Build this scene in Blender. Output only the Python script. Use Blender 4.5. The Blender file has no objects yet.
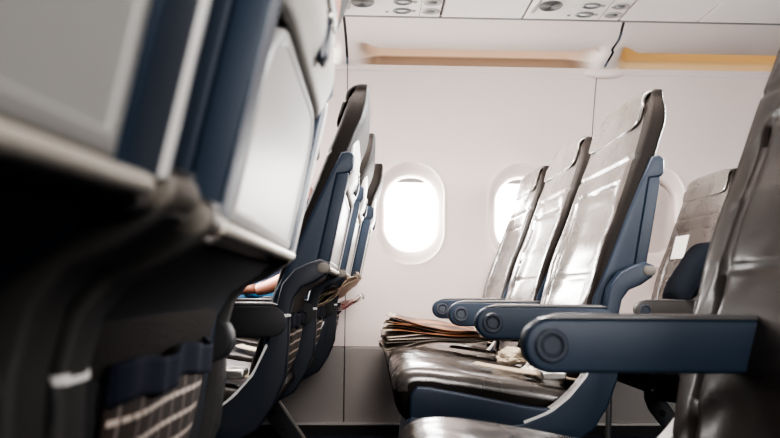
import bpy, bmesh, math, random
from mathutils import Vector, Matrix, Euler, noise

random.seed(7)
scn = bpy.context.scene
col = scn.collection

# ----------------------------------------------------------------- materials
def nodes_of(name):
    m = bpy.data.materials.new(name)
    m.use_nodes = True
    nt = m.node_tree
    return m, nt, nt.nodes['Principled BSDF']

def simple(name, rgb, rough=.5, metal=0, bump=0, bscale=200, spec=.5, vary=0, vscale=6, coat=0, dist=.002):
    m, nt, b = nodes_of(name)
    b.inputs['Base Color'].default_value = (*rgb, 1)
    b.inputs['Roughness'].default_value = rough
    b.inputs['Metallic'].default_value = metal
    b.inputs['Specular IOR Level'].default_value = spec
    if coat:
        b.inputs['Coat Weight'].default_value = coat
        b.inputs['Coat Roughness'].default_value = .2
    tc = nt.nodes.new('ShaderNodeTexCoord')
    if vary:
        n = nt.nodes.new('ShaderNodeTexNoise'); n.inputs['Scale'].default_value = vscale
        n.inputs['Detail'].default_value = 4
        nt.links.new(tc.outputs['Object'], n.inputs['Vector'])
        mx = nt.nodes.new('ShaderNodeMix'); mx.data_type = 'RGBA'
        mx.inputs[6].default_value = (*[c * (1 - vary) for c in rgb], 1)
        mx.inputs[7].default_value = (*[min(1, c * (1 + vary)) for c in rgb], 1)
        nt.links.new(n.outputs['Fac'], mx.inputs[0])
        nt.links.new(mx.outputs[2], b.inputs['Base Color'])
    if bump:
        n2 = nt.nodes.new('ShaderNodeTexNoise'); n2.inputs['Scale'].default_value = bscale
        n2.inputs['Detail'].default_value = 3
        nt.links.new(tc.outputs['Object'], n2.inputs['Vector'])
        bp = nt.nodes.new('ShaderNodeBump'); bp.inputs['Strength'].default_value = bump
        bp.inputs['Distance'].default_value = dist
        nt.links.new(n2.outputs['Fac'], bp.inputs['Height'])
        nt.links.new(bp.outputs['Normal'], b.inputs['Normal'])
    return m

def mat_leather(name, rgb, rough, spec=1.0, coat=.8):
    m, nt, b = nodes_of(name)
    tc = nt.nodes.new('ShaderNodeTexCoord')
    n = nt.nodes.new('ShaderNodeTexNoise'); n.inputs['Scale'].default_value = 9; n.inputs['Detail'].default_value = 5
    nt.links.new(tc.outputs['Object'], n.inputs['Vector'])
    mx = nt.nodes.new('ShaderNodeMix'); mx.data_type = 'RGBA'
    mx.inputs[6].default_value = (*[c * .7 for c in rgb], 1); mx.inputs[7].default_value = (*[c * 1.35 for c in rgb], 1)
    nt.links.new(n.outputs['Fac'], mx.inputs[0]); nt.links.new(mx.outputs[2], b.inputs['Base Color'])
    rr = nt.nodes.new('ShaderNodeMapRange')
    rr.inputs['To Min'].default_value = rough - .08; rr.inputs['To Max'].default_value = rough + .1
    nt.links.new(n.outputs['Fac'], rr.inputs['Value']); nt.links.new(rr.outputs['Result'], b.inputs['Roughness'])
    # creases: stretched noise + fine grain
    mp = nt.nodes.new('ShaderNodeMapping'); mp.inputs['Scale'].default_value = (6, 9, 13)
    nt.links.new(tc.outputs['Object'], mp.inputs['Vector'])
    n1 = nt.nodes.new('ShaderNodeTexNoise'); n1.inputs['Scale'].default_value = 1.0; n1.inputs['Detail'].default_value = 3
    n1.inputs['Distortion'].default_value = .8
    nt.links.new(mp.outputs['Vector'], n1.inputs['Vector'])
    bp1 = nt.nodes.new('ShaderNodeBump'); bp1.inputs['Strength'].default_value = .22; bp1.inputs['Distance'].default_value = .007
    nt.links.new(n1.outputs['Fac'], bp1.inputs['Height'])
    v = nt.nodes.new('ShaderNodeTexVoronoi'); v.inputs['Scale'].default_value = 420
    nt.links.new(tc.outputs['Object'], v.inputs['Vector'])
    bp2 = nt.nodes.new('ShaderNodeBump'); bp2.inputs['Strength'].default_value = .12; bp2.inputs['Distance'].default_value = .001
    nt.links.new(v.outputs['Distance'], bp2.inputs['Height']); nt.links.new(bp1.outputs['Normal'], bp2.inputs['Normal'])
    nt.links.new(bp2.outputs['Normal'], b.inputs['Normal'])
    b.inputs['Specular IOR Level'].default_value = spec
    b.inputs['Coat Weight'].default_value = coat; b.inputs['Coat Roughness'].default_value = .2
    return m

def math_node(nt, op, a, b=None):
    n = nt.nodes.new('ShaderNodeMath'); n.operation = op
    for i, v in enumerate((a, b)):
        if v is None: continue
        if hasattr(v, 'is_output'): nt.links.new(v, n.inputs[i])
        else: n.inputs[i].default_value = v
    return n.outputs[0]

def mat_net(name):
    m, nt, b = nodes_of(name)
    tc = nt.nodes.new('ShaderNodeTexCoord'); sp = nt.nodes.new('ShaderNodeSeparateXYZ')
    nt.links.new(tc.outputs['Object'], sp.inputs[0])
    y, z = sp.outputs[1], sp.outputs[2]
    h = math_node(nt, 'GREATER_THAN', math_node(nt, 'FRACT', math_node(nt, 'MULTIPLY', z, 42)), .77)
    dash = math_node(nt, 'GREATER_THAN', math_node(nt, 'FRACT', math_node(nt, 'MULTIPLY', y, 60)), .16)
    v = math_node(nt, 'GREATER_THAN', math_node(nt, 'FRACT', math_node(nt, 'MULTIPLY', y, 30)), .90)
    f = math_node(nt, 'MAXIMUM', math_node(nt, 'MULTIPLY', h, dash), math_node(nt, 'MULTIPLY', v, .35))
    mx = nt.nodes.new('ShaderNodeMix'); mx.data_type = 'RGBA'
    mx.inputs[6].default_value = (.035, .024, .02, 1); mx.inputs[7].default_value = (.50, .42, .36, 1)
    nt.links.new(f, mx.inputs[0]); nt.links.new(mx.outputs[2], b.inputs['Base Color'])
    b.inputs['Roughness'].default_value = .8
    bp = nt.nodes.new('ShaderNodeBump'); bp.inputs['Distance'].default_value = .002; bp.inputs['Strength'].default_value = .8
    nt.links.new(f, bp.inputs['Height']); nt.links.new(bp.outputs['Normal'], b.inputs['Normal'])
    return m

def mat_paper(name, base, pic=None, pic2=None, tint=.3):
    """newsprint: columns of grey text rows, with a printed colour picture area"""
    m, nt, b = nodes_of(name)
    tc = nt.nodes.new('ShaderNodeTexCoord'); sp = nt.nodes.new('ShaderNodeSeparateXYZ')
    nt.links.new(tc.outputs['Generated'], sp.inputs[0])
    x, y = sp.outputs[0], sp.outputs[1]
    rows = math_node(nt, 'GREATER_THAN', math_node(nt, 'FRACT', math_node(nt, 'MULTIPLY', x, 46)), .45)
    cols = math_node(nt, 'GREATER_THAN', math_node(nt, 'FRACT', math_node(nt, 'MULTIPLY', y, 5)), .1)
    nz = nt.nodes.new('ShaderNodeTexNoise'); nz.inputs['Scale'].default_value = 40
    nt.links.new(tc.outputs['Generated'], nz.inputs['Vector'])
    txt = math_node(nt, 'MULTIPLY', math_node(nt, 'MULTIPLY', rows, cols), math_node(nt, 'GREATER_THAN', nz.outputs['Fac'], .42))
    txt = math_node(nt, 'MULTIPLY', txt, tint)
    mx = nt.nodes.new('ShaderNodeMix'); mx.data_type = 'RGBA'
    mx.inputs[6].default_value = (*base, 1); mx.inputs[7].default_value = (.08, .07, .07, 1)
    nt.links.new(txt, mx.inputs[0])
    out = mx.outputs[2]
    if pic:
        n2 = nt.nodes.new('ShaderNodeTexNoise'); n2.inputs['Scale'].default_value = 4; n2.inputs['Detail'].default_value = 3
        nt.links.new(tc.outputs['Generated'], n2.inputs['Vector'])
        cr = nt.nodes.new('ShaderNodeValToRGB')
        cr.color_ramp.elements[0].position = .35; cr.color_ramp.elements[0].color = (*pic, 1)
        cr.color_ramp.elements[1].position = .62; cr.color_ramp.elements[1].color = (*pic2, 1)
        nt.links.new(n2.outputs['Fac'], cr.inputs[0])
        msk = math_node(nt, 'MULTIPLY', math_node(nt, 'GREATER_THAN', x, .08), math_node(nt, 'LESS_THAN', x, .72))
        m2 = nt.nodes.new('ShaderNodeMix'); m2.data_type = 'RGBA'
        nt.links.new(msk, m2.inputs[0]); nt.links.new(out, m2.inputs[6]); nt.links.new(cr.outputs[0], m2.inputs[7])
        out = m2.outputs[2]
    nt.links.new(out, b.inputs['Base Color'])
    b.inputs['Roughness'].default_value = .75
    return m

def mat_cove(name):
    """valance plastic with cove glow and ledge shade painted in as warm: driven by two mesh attributes"""
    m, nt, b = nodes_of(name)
    a = nt.nodes.new('ShaderNodeAttribute'); a.attribute_name = 'glow_shade'
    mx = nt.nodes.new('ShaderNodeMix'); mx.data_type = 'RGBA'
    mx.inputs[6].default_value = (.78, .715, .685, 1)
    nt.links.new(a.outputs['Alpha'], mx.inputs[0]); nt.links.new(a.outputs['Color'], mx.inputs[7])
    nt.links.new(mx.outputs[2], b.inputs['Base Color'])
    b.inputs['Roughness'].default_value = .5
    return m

def mat_emit(name, rgb, s):
    m, nt, b = nodes_of(name)
    b.inputs['Base Color'].default_value = (.9, .9, .9, 1)
    b.inputs['Emission Color'].default_value = (*rgb, 1)
    b.inputs['Emission Strength'].default_value = s
    return m

M = {}
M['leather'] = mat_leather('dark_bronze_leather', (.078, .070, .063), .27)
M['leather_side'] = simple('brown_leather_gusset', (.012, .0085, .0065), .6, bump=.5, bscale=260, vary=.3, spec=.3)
M['leather_shaded'] = mat_leather('shaded_brown_leather', (.021, .0155, .0125), .40, .45, .2)  # same cabin leather, with the shade on these seats put into its colour
M['leather_grey'] = mat_leather('charcoal_arm_pad', (.05, .05, .052), .45)
M['shell'] = simple('slate_blue_plastic', (.020, .036, .062), .46, bump=.22, bscale=900, spec=.45, dist=.001)
M['shell_shaded'] = simple('shaded_blue_plastic', (.020, .026, .038), .5, bump=.2, bscale=900, dist=.001)  # slate blue shell with the shade on the row ahead put into its colour
M['shell_dark'] = simple('charcoal_and_shade_plastic', (.022, .022, .024), .5, bump=.2, bscale=700, dist=.001)  # charcoal of the knee panels; on left armrests it paints in shade
M['shell_light'] = simple('warm_grey_plastic', (.58, .555, .51), .4, bump=.1, bscale=700, dist=.001)
M['tray'] = simple('pale_grey_plastic', (.43, .425, .41), .36, bump=.1, bscale=700, dist=.001)
M['trim'] = simple('silver_trim', (.82, .81, .79), .35, metal=.1)
M['metal'] = simple('brushed_metal', (.72, .70, .66), .3, metal=1, bump=.1, bscale=300)
M['metal_dark'] = simple('dark_metal', (.10, .10, .11), .4, metal=.8)
M['bar'] = simple('hinge_bar_paint', (.66, .62, .54), .35, metal=.25)
M['pivot'] = simple('pivot_metal', (.17, .155, .135), .45, metal=.2)
M['shell_grey'] = simple('charcoal_grey_plastic', (.052, .050, .048), .42, bump=.2, bscale=900, dist=.001)
M['bolt'] = simple('bolt_plastic', (.05, .06, .08), .28)
M['latch'] = simple('navy_latch', (.010, .016, .032), .3)
M['navy'] = simple('navy_elastic', (.004, .006, .019), .9, bump=.4, bscale=500)
M['net'] = mat_net('stitched_net')
M['wall'] = simple('cabin_sidewall', (.80, .70, .66), .42, bump=.05, bscale=400, vary=.02, dist=.001)
M['dado'] = simple('grey_dado', (.34, .315, .30), .5, bump=.15, bscale=600, vary=.05, dist=.001)
M['kick'] = simple('kick_strip', (.02, .02, .022), .5)
M['kick_edge'] = simple('kick_edge', (.7, .68, .66), .35, metal=.6)
M['carpet'] = simple('navy_carpet', (.012, .016, .032), .95, bump=.6, bscale=500, vary=.4, vscale=60)
M['psu'] = simple('service_panel', (.80, .77, .75), .45, bump=.05, bscale=400, dist=.001)
M['psu_grey'] = simple('service_panel_grey', (.22, .23, .23), .4)
M['psu_mid'] = simple('service_panel_ring', (.40, .385, .36), .4)
M['gap'] = simple('panel_gap', (.03, .028, .026), .8)
M['lens'] = simple('lamp_lens', (.85, .87, .88), .2)
M['pane'] = mat_emit('daylit_pane', (1, .985, .97), 18)
M['shade'] = simple('window_shade', (.42, .40, .39), .6)
M['cove'] = mat_cove('cove_valance')
M['pillow'] = simple('navy_pillow', (.006, .009, .015), .9, spec=.2, bump=.4, bscale=300)
M['card'] = simple('white_card', (.85, .85, .83), .5)
M['skin'] = simple('skin', (.36, .165, .11), .55, bump=.2, bscale=300, vary=.12, vscale=30)
M['shirt'] = simple('navy_cloth', (.012, .02, .05), .8, bump=.5, bscale=300)
M['jeans'] = simple('blue_denim', (.03, .16, .30), .8, bump=.5, bscale=500)
M['hair'] = simple('dark_hair', (.03, .02, .014), .5, bump=.8, bscale=150)
M['belt'] = simple('beige_webbing', (.50, .43, .33), .7, bump=.5, bscale=800)
M['tissue'] = simple('crumpled_paper', (.80, .76, .70), .7, bump=.6, bscale=60)
M['paper_photo'] = mat_paper('newsprint_photo', (.52, .44, .36), (.06, .04, .03), (.42, .20, .10))
M['paper_plain'] = mat_paper('newsprint_plain', (.56, .50, .44))
M['paper_beige'] = mat_paper('newsprint_beige', (.60, .47, .37))
M['paper_red'] = mat_paper('newsprint_red', (.78, .70, .66), (.70, .62, .58), (.62, .05, .06))
M['safety'] = mat_paper('safety_card', (.8, .78, .74), (.70, .27, .08), (.10, .16, .30))

# ----------------------------------------------------------------- mesh helpers
def mesh(name, V, F, mat, parent=None, sharp=35, mats=None, midx=None):
    me = bpy.data.meshes.new(name)
    me.from_pydata([tuple(v) for v in V], [], F)
    me.update()
    for p in me.polygons: p.use_smooth = True
    bm = bmesh.new(); bm.from_mesh(me)
    bmesh.ops.recalc_face_normals(bm, faces=bm.faces)
    bm.to_mesh(me); bm.free()
    me.set_sharp_from_angle(angle=math.radians(sharp))
    for m_ in (mats or [mat]): me.materials.append(m_)
    if midx:
        for p, i in zip(me.polygons, midx): p.material_index = i
    o = bpy.data.objects.new(name, me)
    col.objects.link(o)
    if parent is not None: o.parent = parent
    return o

def tag(o, label, cat, group=None):
    o['label'] = label; o['category'] = cat
    if group: o['group'] = group
    return o

def struct(o):
    o['kind'] = 'structure'; return o

def empty(name, loc, rz=0):
    o = bpy.data.objects.new(name, None); col.objects.link(o)
    o.location = loc; o.rotation_euler = (0, 0, rz); o.empty_display_size = .1
    return o

def copy_tree(o, parent=None):
    c = o.copy(); col.objects.link(c)
    if parent is not None: c.parent = parent
    for ch in list(o.children): copy_tree(ch, c)
    return c

def interp(pts, t):
    """piecewise smooth (Catmull-Rom in value) of sorted (t, v)"""
    if t <= pts[0][0]: return pts[0][1]
    if t >= pts[-1][0]: return pts[-1][1]
    for i in range(len(pts) - 1):
        if pts[i][0] <= t <= pts[i + 1][0]:
            a, b = pts[i], pts[i + 1]
            p = pts[i - 1] if i else a; q = pts[i + 2] if i + 2 < len(pts) else b
            h = b[0] - a[0]; u = (t - a[0]) / h
            ma = (b[1] - p[1]) / max(1e-6, b[0] - p[0]) * h; mb = (q[1] - a[1]) / max(1e-6, q[0] - a[0]) * h
            return ((2*u**3 - 3*u*u + 1) * a[1] + (u**3 - 2*u*u + u) * ma + (-2*u**3 + 3*u*u) * b[1] + (u**3 - u*u) * mb)

def sstep(a, b, x):
    t = max(0, min(1, (x - a) / (b - a))); return t * t * (3 - 2 * t)

def cr_closed(pts, n=5):
    out = []; L = len(pts)
    for i in range(L):
        p0, p1, p2, p3 = (Vector(pts[(i + k) % L]) for k in (-1, 0, 1, 2))
        for j in range(n):
            u = j / n
            out.append(tuple(.5 * ((2 * p1) + (p2 - p0) * u + (2 * p0 - 5 * p1 + 4 * p2 - p3) * u * u + (3 * p1 - p0 - 3 * p2 + p3) * u**3)))
    return out

def area2(P):
    return sum(P[i][0] * P[(i + 1) % len(P)][1] - P[(i + 1) % len(P)][0] * P[i][1] for i in range(len(P)))

def inset(P, d):
    n = len(P); s = 1 if area2(P) > 0 else -1; out = []
    for i in range(n):
        a = Vector(P[i - 1]); b = Vector(P[i]); c = Vector(P[(i + 1) % n])
        e1 = (b - a); e2 = (c - b)
        if e1.length < 1e-9: e1 = e2
        if e2.length < 1e-9: e2 = e1
        n1 = Vector((-e1.y, e1.x)).normalized() * s; n2 = Vector((-e2.y, e2.x)).normalized() * s
        m_ = n1 + n2
        if m_.length < 1e-6: m_ = n1
        m_.normalize()
        k = max(.5, m_.dot(n1))
        out.append(tuple(b + m_ * (d / k)))
    return out

def slab_geo(P, y0, y1, r, n=4):
    """extrude an x-z profile along y with rounded side edges"""
    rings = []
    for j in range(n + 1):
        a = math.pi / 2 * j / n
        rings.append((y0 + r * (1 - math.sin(a)), r * (1 - math.cos(a))))
    rings = [(y0 + r * (1 - math.cos(math.pi / 2 * j / n)), r * (1 - math.sin(math.pi / 2 * j / n))) for j in range(n + 1)]
    rings += [(y1 - (yy - y0), d) for yy, d in reversed(rings)]
    V, F = [], []; L = len(P)
    for yy, d in rings:
        for x, z in inset(P, d): V.append((x, yy, z))
    for k in range(len(rings) - 1):
        for i in range(L):
            F.append((k * L + i, k * L + (i + 1) % L, (k + 1) * L + (i + 1) % L, (k + 1) * L + i))
    F.append(tuple(range(L - 1, -1, -1))); F.append(tuple(range((len(rings) - 1) * L, len(rings) * L)))
    return V, F

def slab(name, P, y0, y1, r, mat, parent=None, sharp=40):
    V, F = slab_geo(P, y0, y1, r)
    return mesh(name, V, F, mat, parent, sharp)

def join(*geos):
    V, F = [], []
    for v, f in geos:
        o = len(V); V += list(v); F += [tuple(i + o for i in q) for q in f]
    return V, F

def grid_geo(fn, nu, nv):
    V = [fn(i / nu, j / nv) for i in range(nu + 1) for j in range(nv + 1)]
    F = [(i * (nv + 1) + j, (i + 1) * (nv + 1) + j, (i + 1) * (nv + 1) + j + 1, i * (nv + 1) + j + 1) for i in range(nu) for j in range(nv)]
    return V, F

def tube_geo(path, r, n=12, caps=True):
    V, F = [], []
    pts = [Vector(p) for p in path]; K = len(pts)
    up = Vector((0, 0, 1))
    for k, p in enumerate(pts):
        d = (pts[min(k + 1, K - 1)] - pts[max(k - 1, 0)]).normalized()
        a = d.cross(up)
        if a.length < 1e-3: a = d.cross(Vector((1, 0, 0)))
        a.normalize(); b = d.cross(a)
        rr = r[k] if isinstance(r, (list, tuple)) else r
        for i in range(n):
            t = 2 * math.pi * i / n
            V.append(p + (a * math.cos(t) + b * math.sin(t)) * rr)
    for k in range(K - 1):
        for i in range(n):
            F.append((k * n + i, k * n + (i + 1) % n, (k + 1) * n + (i + 1) % n, (k + 1) * n + i))
    if caps:
        F.append(tuple(range(n - 1, -1, -1))); F.append(tuple(range((K - 1) * n, K * n)))
    return V, F

def lathe_geo(prof, n, center, axis):
    """prof (r, h) turned round axis through center"""
    ax = Vector(axis).normalized(); c = Vector(center)
    a = ax.cross(Vector((0, 0, 1)))
    if a.length < 1e-3: a = ax.cross(Vector((1, 0, 0)))
    a.normalize(); b = ax.cross(a)
    V, F = [], []
    for r, h in prof:
        for i in range(n):
            t = 2 * math.pi * i / n
            V.append(c + ax * h + (a * math.cos(t) + b * math.sin(t)) * max(r, 1e-5))
    for k in range(len(prof) - 1):
        for i in range(n):
            F.append((k * n + i, k * n + (i + 1) % n, (k + 1) * n + (i + 1) % n, (k + 1) * n + i))
    return V, F

def box_geo(x0, x1, y0, y1, z0, z1):
    V = [(x, y, z) for x in (x0, x1) for y in (y0, y1) for z in (z0, z1)]
    F = [(0, 1, 3, 2), (4, 6, 7, 5), (0, 4, 5, 1), (2, 3, 7, 6), (0, 2, 6, 4), (1, 5, 7, 3)]
    return V, F

def bevel(o, w, seg=3):
    md = o.modifiers.new('bevel', 'BEVEL'); md.width = w; md.segments = seg; md.limit_method = 'ANGLE'; md.angle_limit = math.radians(40)
    return o

def capsule(x0, x1, z0, z1, n=10):
    r = (z1 - z0) / 2; zc = (z0 + z1) / 2; P = []
    for i in range(n + 1):
        a = math.pi / 2 + math.pi * i / n
        P.append((x0 + r + r * math.cos(a), zc + r * math.sin(a)))
    for i in range(n + 1):
        a = -math.pi / 2 + math.pi * i / n
        P.append((x1 - r + r * math.cos(a), zc + r * math.sin(a)))
    return P

# ----------------------------------------------------------------- the seat (x: back +, y: across, z: up; origin under tray hinge)
FRONT = [(.44, -.19), (.52, -.168), (.631, -.134), (.75, -.099), (.85, -.058), (.95, -.023), (1.02, .003), (1.06, .016), (1.10, .028), (1.13, .038)]
REAR = [(.44, -.135), (.52, -.118), (.631, -.094), (.75, -.058), (.85, -.010), (.948, .036), (.985, .050), (1.02, .063), (1.06, .079), (1.10, .086), (1.13, .085)]
ZTOP = 1.149
HW = .222
def half_w(z):
    return interp([(.44, .20), (.55, .218), (.70, .222), (.90, .220), (1.02, .210), (1.09, .194), (1.142, .165)], z)

def crease(y, z, seed):
    p = Vector((y * 7 + seed * 3.1, z * 12, seed))
    a = noise.noise(p) * .9 + noise.noise(p * 2.3) * .35
    rd = 1 - abs(noise.noise(Vector((y * 6 + seed * 5, z * 9 + y * 5, seed + 4))))
    a -= max(0, rd - .86) / .14 * .9
    # diagonal pull folds low on the back
    f = math.sin((z * 1.0 + y * .55 + seed) * 60 + 3 * noise.noise(p * .7)) * sstep(.88, .55, z) * .6
    return (a + f) * .0027

def back_geo(seed):
    NZ, NA = 96, 112
    V, F = [], []
    zs = []
    for k in range(NZ + 1):
        t = k / NZ
        zs.append(.44 + (1.0905 - .44) * t if t <= .94 else None)
    rings = []
    main = int(NZ * .9)
    for k in range(main + 1):
        rings.append((.44 + (1.112 - .44) * k / main, 0))
    extra = NZ - main
    for k in range(1, extra + 1):
        rings.append((1.112 + (ZTOP - 1.112) * math.sin(math.pi / 2 * k / extra), k / extra))
    for z, cap in rings:
        w = half_w(min(z, 1.13)); fx, rx = interp(FRONT, z), interp(REAR, z)
        mid, th = (fx + rx) / 2, (rx - fx) / 2
        if cap:
            sc = math.sqrt(max(0, 1 - cap ** 2)) * .55 + .45
            th *= sc; w *= .90 + .10 * sc; mid += .008 * cap
        for i in range(NA):
            t = 2 * math.pi * i / NA
            c, s = math.cos(t), math.sin(t)
            e = 2 / 5.5
            yy = w * math.copysign(abs(c) ** e, c)
            xo = math.copysign(abs(s) ** e, s)
            x = mid + th * xo
            if s < 0:  # front face
                q = yy / w
                k_ = abs(s) ** .4
                x += (.028 * sstep(.92, .35, abs(q)) * sstep(1.06, .80, z)) * k_
                x += -.014 * math.exp(-((z - .60) / .09) ** 2) * sstep(.9, .3, abs(q)) * k_
                if not cap: x += crease(yy, z, seed) * k_ * sstep(1.0, .8, abs(q))
                g = 0
                if z < .925: g = max(g, math.exp(-((abs(q) - .70) / .022) ** 2))
                if abs(q) < .72: g = max(g, math.exp(-((z - .915) / .0045) ** 2), .8 * math.exp(-((z - .69) / .004) ** 2))
                g = max(g, .9 * math.exp(-((z - .972) / .004) ** 2))
                x += .006 * g * k_
            V.append((x, yy, z))
    L = NA
    for k in range(len(rings) - 1):
        for i in range(L):
            F.append((k * L + i, k * L + (i + 1) % L, (k + 1) * L + (i + 1) % L, (k + 1) * L + i))
    F.append(tuple(range(L - 1, -1, -1))); F.append(tuple(range((len(rings) - 1) * L, len(rings) * L)))
    return V, F

def headrest_geo():
    path = []
    for k in range(25):
        z = 1.052 + (1.118 - 1.052) * k / 24
        path.append((interp(FRONT, z) - .007, z))
    cx, cz = .0575, 1.123
    for k in range(1, 13):
        a = math.pi - math.pi * .55 * k / 12
        path.append((cx + .0295 * math.cos(a), cz + .0305 * math.sin(a)))
    n = len(path) - 1
    def fn(u, v):
        x, z = path[round(u * n)]
        w = .178 - .03 * (1 - math.sqrt(max(0, 1 - max(0, 1 - u * n / 6) ** 2)))
        w *= 1 - .06 * sstep(.5, .75, u)
        s = 2 * v - 1
        dip = .007 * sstep(.95, .2, abs(s)) * sstep(.6, .2, u)
        return (x + dip + .004 * abs(s) ** 6, s * w, z - .010 * abs(s) ** 6 * sstep(.45, .6, u))
    return grid_geo(fn, n, 30)

CUSH = [(-.577, .435), (-.570, .462), (-.545, .479), (-.50, .482), (-.42, .472), (-.30, .452), (-.20, .437), (-.14, .430),
        (-.12, .405), (-.15, .380), (-.30, .372), (-.45, .365), (-.54, .362), (-.570, .390)]
def cushion_geo(seed):
    P = cr_closed(CUSH, 6)
    y0, y1, r = -.228, .228, .030
    ys = [(y0 + r * (1 - math.cos(math.pi / 2 * j / 6)), r * (1 - math.sin(math.pi / 2 * j / 6))) for j in range(7)]
    mids = [(y0 + r + (y1 - y0 - 2 * r) * j / 26, 0) for j in range(1, 26)]
    rings = ys + mids + [(-a, d) for a, d in reversed(ys)]
    V, F = [], []; L = len(P)
    for yy, d in rings:
        q = abs(yy) / y1
        for x, z in inset(P, d):
            if z > .43:
                k = sstep(.425, .455, z)
                z -= .010 * sstep(.85, .1, q) * k * sstep(-.56, -.40, x)
                z += crease(yy * 1.1, x * .8 + 2, seed) * .9 * k
                z -= .004 * k * math.exp(-((q - .70) / .03) ** 2)
            V.append((x, yy, z))
    for k in range(len(rings) - 1):
        for i in range(L):
            F.append((k * L + i, k * L + (i + 1) % L, (k + 1) * L + (i + 1) % L, (k + 1) * L + i))
    F.append(tuple(range(L - 1, -1, -1))); F.append(tuple(range((len(rings) - 1) * L, len(rings) * L)))
    return V, F

SHELL = [(.022, .968), (.040, .972), (.052, .962), (.050, .930), (.042, .920), (.014, .916), (-.029, .700), (-.045, .676), (-.085, .650),
         (-.104, .615), (-.110, .56), (-.128, .42), (-.150, .42), (-.122, .56), (-.113, .62), (-.070, .70), (-.022, .83), (.004, .90)]
WING = SHELL[:13] + [(-.142, .56), (-.124, .64), (-.088, .72), (-.042, .83), (-.010, .90)]
RAIL = [(.014, .918), (.040, .921), (.038, .900), (-.002, .705), (-.030, .702)]
BAND = [(.002, .712), (-.003, .686), (-.030, .668), (-.057, .657), (-.074, .635), (-.083, .597), (-.083, .531), (-.088, .464), (-.112, .404),
        (-.145, .353), (-.197, .324), (-.28, .312), (-.42, .318), (-.54, .334), (-.556, .36), (-.540, .382), (-.46, .368), (-.385, .353), (-.297, .369),
        (-.237, .393), (-.197, .424), (-.159, .468), (-.130, .53), (-.115, .603), (-.101, .664), (-.074, .697), (-.043, .712), (-.018, .720)]
# flat blue beam under the cushion, forward of the curved band
BEAM = [(-.545, .38), (-.543, .425), (-.528, .443), (-.50, .442), (-.40, .424), (-.28, .402), (-.215, .396), (-.22, .35), (-.40, .345), (-.535, .36)]
TRAY_T = .027
def tray_pt(s, t, off):
    """point on the tray plane: s across (m), t up the tray 0..1, off = outward"""
    z = .706 + t * (.884 - .706)
    x = -.002 + (.0325 + .002) * t
    return (x + off * .985, s, z - off * .17)

def tray_outline(w, t0, t1, rc, n=8):
    H = .182
    P = [(-w, t0), (w, t0)]
    for i in range(n + 1):
        a = math.pi / 2 * i / n
        P.append((w - rc + rc * math.cos(a), t1 + (-rc + rc * math.sin(a)) / H))
    for i in range(n + 1):
        a = math.pi / 2 + math.pi / 2 * i / n
        P.append((-w + rc + rc * math.cos(a), t1 + (-rc + rc * math.sin(a)) / H))
    return P

def tray_geo():
    out = tray_outline(.184, 0, 1, .065)
    H = .182
    def ring(d, off):
        c = []
        for s, t in out:
            ss = s * (1 - d / .184); tt = .5 + (t - .5) * (1 - 2 * d / H)
            c.append(tray_pt(ss, tt, off))
        return c
    rings = [ring(.004, -TRAY_T), ring(0, -TRAY_T + .004), ring(0, -.004), ring(.0012, -.0012), ring(.004, 0), ring(.010, 0), ring(.012, -.0018), ring(.016, -.0022)]
    V, F = [], []; L = len(out)
    for r_ in rings: V += r_
    for k in range(len(rings) - 1):
        for i in range(L): F.append((k * L + i, k * L + (i + 1) % L, (k + 1) * L + (i + 1) % L, (k + 1) * L + i))
    F.append(tuple(range(L - 1, -1, -1))); F.append(tuple(range((len(rings) - 1) * L, len(rings) * L)))
    return V, F

def upper_shell_geo():
    """pale panel behind the head: wraps the rear of the leather above the tray"""
    def fn(u, v):
        z = .886 + (1.085 - .886) * u
        s = 2 * v - 1
        w = .194 - .02 * sstep(.5, 1, u) - .035 * (1 - math.sqrt(max(0, 1 - max(0, (u - .7) / .3) ** 2)))
        x = interp([(.886, .037), (.925, .0555), (.97, .057), (1.0, .059), (1.04, .066), (1.085, .074)], z)
        return (x - .010 * abs(s) ** 8, s * w, z)
    V, F = grid_geo(fn, 20, 24)
    V2, F2 = grid_geo(lambda u, v: (.018, fn(u, v)[1], fn(u, v)[2]), 20, 24)
    return V, F

def pocket_geo():
    def fn(u, v):
        z = .582 - (.582 - .432) * u
        s = 2 * v - 1
        x = interp([(0, -.088), (.3, -.092), (.7, -.102), (1, -.122)], u)
        return (x - .016 * abs(s) ** 4 + .004 * math.sin(v * 9 + u * 3) * (1 - u), s * .150, z)
    return grid_geo(fn, 24, 40)

def band_geo():
    def fn(u, v):
        z = .592 - .034 * u
        s = 2 * v - 1
        return (-.0835 - .002 * u - .016 * abs(s) ** 4 + .004 * math.sin(v * 9) + .003 * math.sin(v * 31), s * .154, z + .004 * math.sin(v * 13))
    return grid_geo(fn, 6, 40)

def solid(o, t, off=1):
    md = o.modifiers.new('thick', 'SOLIDIFY'); md.thickness = t; md.offset = off
    return o

def ribbon_geo(path, w, t=.002, wdir=(0, 1, 0)):
    wd = Vector(wdir) * w / 2
    pts = [Vector(p) for p in path]
    V, F = [], []
    for k, p in enumerate(pts):
        d = (pts[min(k + 1, len(pts) - 1)] - pts[max(0, k - 1)]).normalized()
        n = d.cross(Vector(wdir)).normalized() * t / 2
        V += [p - wd - n, p + wd - n, p + wd + n, p - wd + n]
    for k in range(len(pts) - 1):
        for i in range(4):
            F.append((k * 4 + i, k * 4 + (i + 1) % 4, (k + 1) * 4 + (i + 1) % 4, (k + 1) * 4 + i))
    F.append((3, 2, 1, 0)); e = (len(pts) - 1) * 4; F.append((e, e + 1, e + 2, e + 3))
    return V, F

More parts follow.
